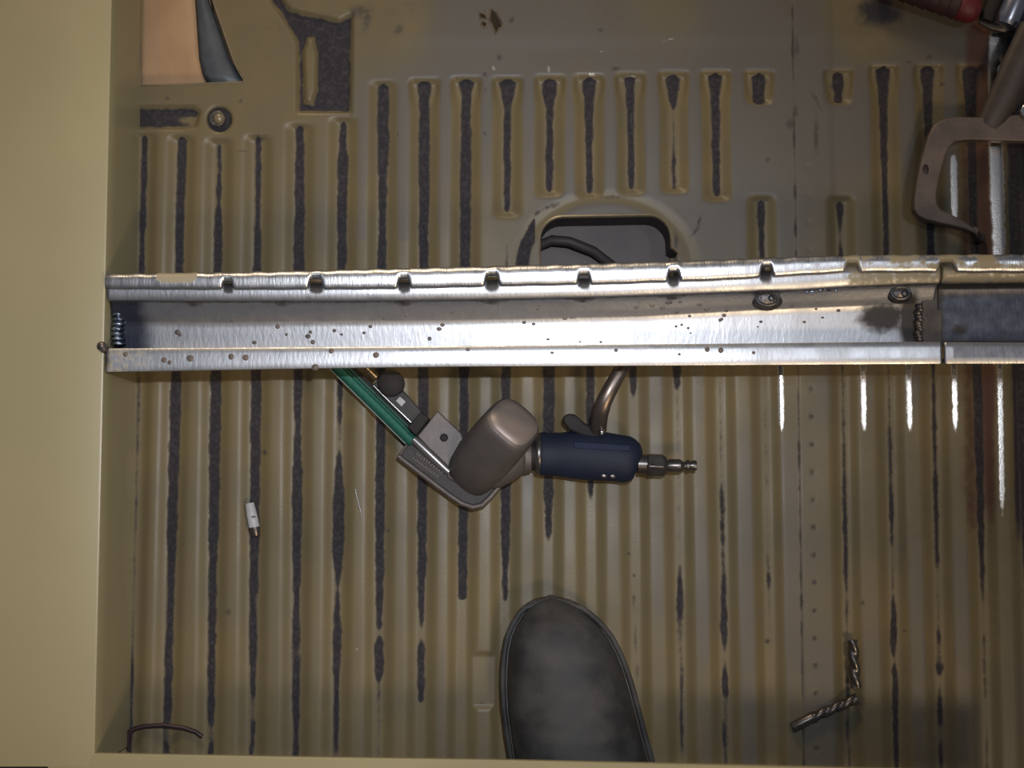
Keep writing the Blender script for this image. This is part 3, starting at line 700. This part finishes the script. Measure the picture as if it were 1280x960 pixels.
# neck between head and grip
mb = MB(); axis_tube(mb, [(648, 570, 21), (656, 570, 22), (664, 570, 20)], 0.023, 24, 0.95); mb.build('head_flange', M['cast'], sd, smooth=50)
mb = MB(); axis_tube(mb, [(660, 570, 18), (672, 569, 19)], 0.023, 24, 0.95); mb.build('neck', M['black'], sd, smooth=50)
# air inlet: nipple, hex nut, plug
mb = MB(); axis_tube(mb, [(797, 580, 12.5), (808, 580.5, 12.5)], ZG, 24); mb.build('inlet', M['gun'], sd, smooth=50)
mb = MB(); axis_tube(mb, [(806, 581, 12), (810, 581, 15), (828, 581.5, 15), (833, 581.5, 11.5)], ZG, 6, phase=0.35); mb.build('hex_nut', M['gun'], sd, smooth=20, bevel=0.0006)
mb = MB(); axis_tube(mb, [(833, 582, 7), (836, 582, 8.2), (850, 582, 8.2), (853, 582, 6), (855, 582, 4.8), (857, 582, 4.8), (858, 582, 7.4), (861, 582, 7.4), (862, 582, 5.6), (868, 582, 6.8), (870.5, 582, 6.2)], ZG, 20); mb.build('air_plug', M['gun'], sd, smooth=35)
# throttle lobe and bent lever rising from the grip
mb = MB()
lob = [(703, 527), (704, 520), (711, 517), (719, 518), (724, 523), (731, 529), (740, 534), (748, 540), (744, 548), (728, 545), (712, 538)]
mb.prism([P(u, v, 0.028)[:2] for u, v in lob], 0.022, 0.031); mb.build('throttle_lobe', M['black'], sd, bevel=0.0018, segs=3)
mb = MB(); ks = [(748, 546, 9, .026), (748, 532, 10.5, .034), (750, 518, 10.5, .042), (755, 502, 10, .046), (764, 484, 9.5, .047), (774, 466, 9, .046), (780, 455, 8.5, .045)]
mb.tube([P(u, v, z) for u, v, r, z in ks], [PX(r, 500, z) for u, v, r, z in ks], 16, 0.55); lever_o = mb.build('lever', M['clamp_lever'] if 'clamp_lever' in M else M['gunlight'] if 'gunlight' in M else M['cast'], sd, smooth=60)
mb = MB(); mb.dome(P(752, 540, 0.0345), PX(4), 0.004, 12, 3, ry=PX(6)); mb.build('lever_pin', M['chrome'], lever_o)

# angle head: tilted barrel with a bevelled cap
a0, a1 = P(594, 586, 0.014), P(641, 529, 0.064)
ax = (a1 - a0).normalized(); s1 = Vector((0, 0, 1)).cross(ax).normalized(); s2 = ax.cross(s1).normalized()


def ring_at(p, r, n=32, sq=5.0, rot=0.0, ry=1.0):
    out = []
    for k_ in range(n):
        t = 2 * math.pi * k_ / n + rot
        c_, s_ = math.cos(t), math.sin(t)
        e = 2.0 / sq
        x = math.copysign(abs(c_) ** e, c_); y = math.copysign(abs(s_) ** e, s_)
        out.append(p + (s1 * x + s2 * y * ry) * r)
    return out


L = (a1 - a0).length; pxm = PX(1, 560, 0.04)
mb = MB(); mb.rings([ring_at(a0 - ax * 0.012, 24 * pxm, sq=2.6), ring_at(a0 - ax * 0.004, 33 * pxm, sq=2.7), ring_at(a0 + ax * L * 0.3, 36.5 * pxm, sq=2.9), ring_at(a0 + ax * L * 0.7, 35.5 * pxm, sq=3.0), ring_at(a0 + ax * L * 0.93, 34 * pxm, sq=3.0), ring_at(a1, 32.5 * pxm, sq=3.0), ring_at(a1 + ax * 0.0018, 29.5 * pxm, sq=3.0)])
house_o = mb.build('head_housing', M['cast'], sd, smooth=60)
mb = MB(); p_ = a1 + ax * 0.0015; mb.rings([ring_at(p_, 30 * pxm, sq=3.0), ring_at(p_ + ax * 0.0016, 29 * pxm, sq=3.0), ring_at(p_ + ax * 0.0028, 20 * pxm, sq=2.6), ring_at(p_ + ax * 0.0032, 8 * pxm, sq=2.2)]); mb.build('head_cap', M['cast_light'] if 'cast_light' in M else M['cast'], house_o, smooth=60)
# neck casting from the head to the grip
mb = MB(); mb.tube([P(596, 590, 0.021), P(612, 580, 0.026), P(630, 572, 0.028), P(648, 569, 0.026), P(655, 569, 0.025)], [PX(24), PX(32), PX(31), PX(25), PX(20)], 28, 0.80); mb.build('head_neck', M['cast'], sd, smooth=60)

# belt guard: lower lobed casting with rim and lettering
G = [(512, 551), (497, 570), (546, 606), (577, 629), (590, 634), (603, 631), (622, 612), (632, 596), (610, 575), (575, 570), (560, 590)]
mb = MB(); mb.prism([P(u, v, 0.02)[:2] for u, v in G], 0.002, 0.0205); guard_o = mb.build('belt_guard', M['cast_dark'], sd, bevel=0.0018, segs=3)
mb = MB(); rp = [(498, 570), (508, 578), (546, 607), (562, 619), (577, 629), (591, 634), (603, 631), (613, 621), (624, 608)]
mb.tube([P(u, v, 0.0205) for u, v in rp], PX(3.4), 12); mb.build('guard_rim', M['cast'], guard_o, smooth=60)
mb = MB(); mb.tube([P(512, 551, .0205), P(504.5, 561, .0205), P(498, 570, .0205)], PX(1.4), 8); mb.build('guard_edge', M['cast'], guard_o)
mb = MB(); hk = [(560, 584), (561, 596), (575, 604), (597, 607), (612, 604), (622, 598)]
mb.tube([P(u, v, 0.0215) for u, v in hk], [PX(r) for r in (1, 2, 2.4, 2.4, 2.2, 1)], 10); mb.build('casting_seam', M['cast'], guard_o, smooth=60)
# raised lettering plate, worn past reading: two rows of short strokes
mb = MB(); d1 = (Vector((P(556, 600, 0).x, P(556, 600, 0).y)) - Vector((P(512, 564, 0).x, P(512, 564, 0).y))); ang = math.atan2(d1.y, d1.x)
pa = [(512, 559), (503, 570), (546, 601), (556, 592)]
mb.prism([P(u, v, .0208)[:2] for u, v in pa], 0.0200, 0.0209); mb.build('nameplate', M['cast_dark'], guard_o, bevel=0.0002)
mb = MB()
for row, (su, sv, eu, ev, n_) in enumerate(((521, 567, 552, 590, 11), (517, 573, 547, 595.5, 13))):
    for i in range(n_):
        t = i / (n_ - 1); c = P(su + (eu - su) * t, sv + (ev - sv) * t, 0.0212)
        mb.box(c, (0.0008, 0.0028 if row == 0 else 0.0020, 0.0012), ang)
        if i % 2 == row: mb.box(c + Vector((0.0004 * math.cos(ang) - 0.0007 * math.sin(ang) * (1 if i % 4 else -1), 0.0004 * math.sin(ang) + 0.0007 * math.cos(ang) * (1 if i % 4 else -1), 0)), (0.0014, 0.0006, 0.0012), ang)
mb.build('raised_lettering', M['cast_light'], guard_o, smooth=None)
# upper square plate with screw, rounded ridge
mb = MB(); Q = [(547, 513), (577, 541), (590, 575), (562, 590), (521, 545)]
mb.prism([P(u, v, 0.022)[:2] for u, v in Q], 0.004, 0.0225); plate_o = mb.build('guard_plate', M['cast'], sd, bevel=0.0012, segs=2)
mb = MB(); c = P(555, 547, 0.0222); mb.tube([c, c + Vector((0, 0, 0.0014))], PX(4.6), 16); mb.build('screw', M['black'], plate_o, bevel=0.0003)
mb = MB(); c = P(555, 547, 0.0236); mb.tube([c + Vector((math.cos(a) * PX(4.2), math.sin(a) * PX(4.2), 0)) for a in np.linspace(0, 2 * math.pi, 18)], PX(.8), 6); mb.build('screw_rim', M['black'], plate_o)
mb = MB(); mb.tube([P(517, 549, 0.0225), P(530, 561, 0.0225), P(545, 575, 0.0228), P(561, 590, 0.022)], [PX(5), PX(5.8), PX(5.8), PX(5)], 16); mb.build('ridge', M['chrome_dull'] if 'chrome_dull' in M else M['cast'], plate_o, smooth=60)
# arm, collar bracket, sticker, knob
mb = MB(); A = [(466, 481), (484, 466), (530, 517), (516, 533)]
mb.prism([P(u, v, 0.020)[:2] for u, v in A], 0.010, 0.0215); arm_o = mb.build('belt_arm', M['cast_dark'], sd, bevel=0.0010)
mb = MB(); mb.tube([P(467, 482, 0.0216), P(491, 506, 0.0216), P(514, 528, 0.0216)], PX(1.7), 10); mb.build('arm_edge', M['chrome'], arm_o)
mb = MB(); mb.prism([P(u, v, 0.026)[:2] for u, v in [(509, 534), (527, 514), (537, 523), (520, 545)]], 0.006, 0.0262); mb.build('arm_collar', M['black'], sd, bevel=0.001)
mb = MB(); mb.prism([P(u, v, 0.022)[:2] for u, v in [(495, 501), (500, 496), (507, 502), (502, 508)]], 0.0212, 0.0222); mb.build('sticker', M['white'], arm_o)
mb = MB(); c = P(490, 480, 0.0215); mb.tube([c, c + Vector((0, 0, .002)), c + Vector((0, 0, .009)), c + Vector((0, 0, .0105))], [PX(14), PX(16), PX(16), PX(13)], 28); knob_o = mb.build('tension_knob', M['black'], sd, smooth=40)
mb = MB(); mb.tube([P(458, 459, 0.033), P(470, 471, 0.029)], [PX(4), PX(5)], 14); mb.tube([P(462, 463, 0.032), P(463.5, 464.5, .0316)], PX(6), 14); mb.build('knob_screw', M['brass'], knob_o)
# the belt: a closed loop, its flat face turned up and to the lower left
e0, e1 = P(377, 411, 0.019), P(515, 547, 0.019)
dd = (e1 - e0).normalized(); side = Vector((dd.y, -dd.x, 0)).normalized()
if side.x > 0: side = -side
nrm = (side * math.cos(math.radians(62)) + Vector((0, 0, 1)) * math.sin(math.radians(62))).normalized(); wid = dd.cross(nrm).normalized()
hw_, gap = 0.0040, 0.0052
path = []
for t in np.linspace(0, 1, 10): path.append(e0.lerp(e1, t) + nrm * gap)
for a in np.linspace(80, -80, 9): path.append(e1 + (nrm * math.sin(math.radians(a)) + dd * math.cos(math.radians(a))) * gap)
for t in np.linspace(1, 0, 10): path.append(e0.lerp(e1, t) - nrm * gap)
for a in np.linspace(-100, -260, 9): path.append(e0 + (nrm * math.sin(math.radians(a)) + dd * math.cos(math.radians(a))) * gap)
sh = side * PX(1.5)
mb = MB(); mb.rings([[p + sh - wid * hw_, p + sh + wid * hw_] for p in path + path[:1]], closed=False)
belt_o = mb.build('sanding_belt', M['green'], sd, smooth=70, solid=0.0008)
mb = MB()
for s_ in (1,): mb.tube([e0.lerp(e1, t) + sh + nrm * (gap + .0002) + wid * hw_ * s_ for t in np.linspace(0, 1, 6)], 0.00042, 6)
mb.build('belt_edge', M['white'] if False else M['belt_edge'] if 'belt_edge' in M else M['gun'], belt_o)
mb = MB(); mb.prism([(e0.lerp(e1, t) + off_).to_tuple()[:2] for t, off_ in ((0.1, -side * PX(4)), (0.98, -side * PX(4)), (0.98, -side * PX(13)), (0.1, -side * PX(13)))], 0.008, 0.0165); mb.build('platen', M['black'], sd, bevel=0.0008)
mb = MB(); mb.tube([e0 - wid * .0045, e0 + wid * .0045], gap - .0006, 16); mb.build('idler_roller', M['chrome'], sd)

# ------------------------------------------------------------------ the boot
bt = thing('boot', 'dusty black rubber boot with its round toe on the ribbed floor', 'boot', P(712, 950, 0))
ly = np.array([747, 750, 757, 765, 780, 795, 815, 840, 870, 900, 950, 1010, 1080, 1150, 1200, 1225, 1240])
lx = np.array([686, 670, 657, 648, 638, 631.5, 627.5, 625.5, 625.5, 628, 636, 650, 668, 680, 688, 700, 725])
rx = np.array([694, 710, 726, 738, 755, 767, 778, 788, 797, 804, 818, 828, 830, 826, 815, 800, 775])
hz = np.array([0.020, 0.028, 0.036, 0.041, 0.047, 0.051, 0.055, 0.0585, 0.062, 0.066, 0.073, 0.079, 0.082, 0.082, 0.08, 0.07, 0.05])


def boot_section(v, inset, z0, h, n=28, full=True):
    l, r = np.interp(v, ly, lx) + inset, np.interp(v, ly, rx) - inset
    if r < l: l = r = (l + r) / 2
    pl_, pr_ = P(l, v, 0.022), P(r, v, 0.022)
    c_, hwid = (pl_.x + pr_.x) / 2, max(0.0005, (pr_.x - pl_.x) / 2)
    y = pl_.y
    out = []
    for k_ in range(n):
        a = math.pi * k_ / (n - 1)
        out.append(Vector((c_ + hwid * math.copysign(abs(math.cos(a)) ** 0.80, math.cos(a)), y, z0 + h * abs(math.sin(a)) ** 0.85)))
    return out


vs_ = [746, 747, 748.5, 751, 755, 760, 766, 774, 784, 796, 812, 832, 856, 884, 915, 950, 985, 1030, 1080, 1140, 1195, 1225, 1238]
outl = [P(np.interp(v, ly, lx), v, 0.022) for v in vs_] + [P(np.interp(v, ly, rx), v, 0.022) for v in vs_[::-1]]
pts = [(p.x, p.y) for p in outl]
mb = MB(); mb.prism(pts, 0.0003, 0.0200); sole_o = mb.build('sole', M['sole'], bt, bevel=0.003, segs=3)
# welt: a rounded strip along the sole's upper edge
mb = MB(); cx = sum(p[0] for p in pts) / len(pts)
wp = [P(np.interp(v, ly, lx) + 3.2, v + (3 if v < 760 else 0), 0.0215) for v in vs_[::-1]] + [P(np.interp(v, ly, rx) - 3.2, v + (3 if v < 760 else 0), 0.0215) for v in vs_]
mb.tube(wp, PX(3.4), 10, 0.7); mb.build('welt', M['boot'], sole_o, smooth=60)
mb = MB()
vv_ = [758, 759.5, 762, 766, 772, 780, 790, 802, 818, 838, 862, 888, 915, 950, 985, 1030, 1080, 1140, 1195, 1222, 1234]
mb.rings([boot_section(v - (11 * max(0, 1 - (v - 758) / 70)), 8.5, 0.0195, max(0.001, (np.interp(v, ly, hz) - 0.0195) * min(1, ((v - 757) / 26) ** 0.55))) for v in vv_], closed=True)
up = mb.build('upper', M['boot'], bt, smooth=80)
for vv in up.data.vertices:   # shallow flex creases over the toe joint, rounded front
    pass
# shaft behind the lip
mb = MB(); cxs = P(750, 1140, 0.05)
rs = []
for (z, rxs, rys, dy) in ((0.05, 0.040, 0.052, 0.0), (0.085, 0.043, 0.050, 0.0), (0.12, 0.045, 0.048, -0.006), (0.18, 0.048, 0.050, -0.008), (0.26, 0.053, 0.055, -0.008)):
    rs.append([Vector((cxs.x + rxs * math.cos(a), cxs.y - 0.012 + dy + rys * math.sin(a), z)) for a in np.linspace(0, 2 * math.pi, 28, endpoint=False)])
mb.rings(rs); mb.build('shaft', M['boot'], bt, smooth=60)

# ------------------------------------------------------------------ clamp at the right
cl = thing('c_clamp', 'rusty brown iron C clamp lying over the floor ribs at the right', 'clamp', P(1190, 220, 0))
out_ = [(1300, 143), (1265, 144), (1230, 147), (1195, 146), (1178, 149), (1167, 156), (1160, 170), (1152, 196), (1145, 228), (1142, 250), (1142, 262), (1147, 270), (1156, 275), (1172, 279), (1190, 283), (1205, 287), (1217, 292), (1223, 297), (1222, 291), (1214, 283), (1200, 274), (1188, 268), (1176, 262), (1171, 255), (1170, 243), (1174, 222), (1181, 196), (1186, 184), (1194, 177), (1210, 175), (1240, 176), (1280, 177), (1300, 177)]
mb = MB(); mb.prism([P(u, v, 0.020)[:2] for u, v in out_], 0.012, 0.0215); mb.build('frame', M['clamp'], cl, bevel=0.0028, segs=3)
mb = MB(); mb.tube([P(1217, 289, 0.017), P(1222, 295, 0.010), P(1224, 298, 0.003), P(1224, 298, 0.0)], [PX(6), PX(5.5), PX(7), PX(7.5)], 14); mb.build('jaw_pad', M['gun'], cl)
mb = MB(); mb.tube([P(1236, 158, 0.0185), P(1252, 128, 0.021), P(1272, 85, 0.024), P(1296, 36, 0.028)], [PX(16), PX(19), PX(21), PX(22)], 12, 0.35); mb.build('lever_arm', M['clamp_dark'], cl, smooth=50)
mb = MB(); c = P(1283, 140, 0.0225); mb.tube([c, c + Vector((0, 0, .004))], PX(10), 6); mb.build('pivot_bolt', M['chrome'], cl, bevel=0.0005)
mb = MB(); c = P(1157, 212, 0.0212); mb.dome(c, PX(5), 0.0006, 12, 2, ry=PX(9)); mb.build('dent_mark', M['wire'], cl)
# tool at the upper right corner
tl = thing('gripped_tool', 'dark maroon gripped hand tool with a red end in the upper right corner', 'hand tool', P(1190, 0, 0))
d0, d1_ = P(1100, -26, 0.018), P(1212, 12, 0.018)
mb = MB(); n_ = 9; pth = []; rad = []
for i in range(n_):
    t = i / (n_ - 1); pth += [d0.lerp(d1_, t * 0.86), d0.lerp(d1_, t * 0.86 + 0.012)]; rad += [PX(18.5), PX(16.5)]
mb.tube(pth, rad, 20); mb.build('grip', M['maroon'], tl, smooth=40)
mb = MB(); mb.tube([d0.lerp(d1_, .86), d0.lerp(d1_, .90), d0.lerp(d1_, 1.02), d0.lerp(d1_, 1.08), d0.lerp(d1_, 1.11)], [PX(16), PX(18), PX(17), PX(13), PX(5)], 20); mb.build('end_cap', M['red'], tl, smooth=60)
sb = thing('steel_tube', 'short steel tube with a black collar in the upper right corner', 'tube', P(1262, 10, 0))
mb = MB(); mb.tube([P(1290, -50, 0.017), P(1274, -12, 0.017), P(1258, 26, 0.017), P(1255, 33, 0.017)], [PX(17), PX(17), PX(17), PX(14)], 24); mb.build('tube', M['pipe'], sb, smooth=40)
mb = MB(); mb.tube([P(1262, -46, 0.016), P(1244, -4, 0.016), P(1232, 26, 0.014)], [PX(11), PX(11), PX(9)], 14); mb.build('collar', M['black'], sb, smooth=50)
mb = MB(); mb.tube([P(1224, 27, 0.012), P(1240, 34, 0.012), P(1262, 38, 0.012), P(1284, 46, 0.012)], [PX(3), PX(5), PX(5.5), PX(5)], 10); mb.build('yoke', M['gun'], sb)

# ------------------------------------------------------------------ small things on the floor
st = thing('stub', 'small white stub with a grey tip lying in a dark rib groove', 'stub', P(317, 648, 0))
zf = 0.0018
mb = MB(); mb.tube([P(312, 629, zf), P(314, 640, zf), P(318, 660, zf)], [PX(5.5), PX(6.5), PX(7)], 14, 0.8); mb.build('body', M['white'], st, smooth=50)
mb = MB(); mb.tube([P(317.7, 659, zf), P(318.5, 664, zf), P(320, 670, zf)], [PX(7.4), PX(7), PX(4.5)], 12, 0.8); mb.build('tip', M['gun'], st, smooth=50)
mb = MB(); mb.box(P(317, 646, zf + PX(5.6)), (PX(5), PX(1.6), 0.0004)); mb.build('scratch', M['gun'], st)

wr = MB(); wk = [(161, 938), (160, 925), (161, 916), (168, 911), (180, 908), (205, 906.5), (230, 910), (245, 915), (253, 921)]
wr.tube([P(u, v, 0.0022) for u, v in wk], [PX(r) for r in (2, 3.2, 3.4, 3, 3, 3, 3, 2.8, 2.6)], 10); tag(wr.build('bent_wire', M['wire'], smooth=60), 'dark bent piece of wire at the lower left corner of the floor', 'wire')
sl = MB(); sl.tube([P(444, 611, 0.001), P(447, 624, 0.0012), P(452, 643, 0.001)], PX(0.8), 6); tag(sl.build('wire_sliver', M['chrome']), 'thin bright sliver of wire left of the sander', 'wire')


def twist(a, b, r, turns, name, parent, m):
    mb = MB(); a, b = Vector(a), Vector(b); d = (b - a); n = 22; t0 = d.normalized(); s = t0.cross(Vector((0, 0, 1))).normalized(); u_ = s.cross(t0)
    rs = []
    for i in range(n + 1):
        t = i / n; ph = t * turns * 2 * math.pi; ring = []
        for k_ in range(14):
            al = 2 * math.pi * k_ / 14; rr = r * (0.52 + 0.48 * abs(math.cos(al)) ** 0.7)
            ring.append(a + d * t + (s * math.cos(al + ph) + u_ * math.sin(al + ph)) * rr)
        rs.append(ring)
    mb.rings(rs); return mb.build(name, m, parent, smooth=50)


db = thing('drill_bit', 'broken steel drill bit with a dark shank at the lower right', 'drill bit', P(1030, 890, 0))
r = PX(6.5); z = r + 0.0002
mb = MB(); mb.tube([P(990, 910, z), P(992, 909, z), P(1015, 897, z)], [r * .85, r, r], 16); mb.build('shank', M['gun'], db, smooth=40)
twist(P(1014, 897.5, z), P(1071, 873, z), r * 1.05, 1.6, 'flute', db, M['gun'])
dt = twist(P(1070, 860, z), P(1066, 800, z), PX(6.8), 1.4, 'drill_tip', None, M['gun'])
tag(dt, 'snapped off fluted drill tip lying beyond the broken drill bit', 'drill bit')
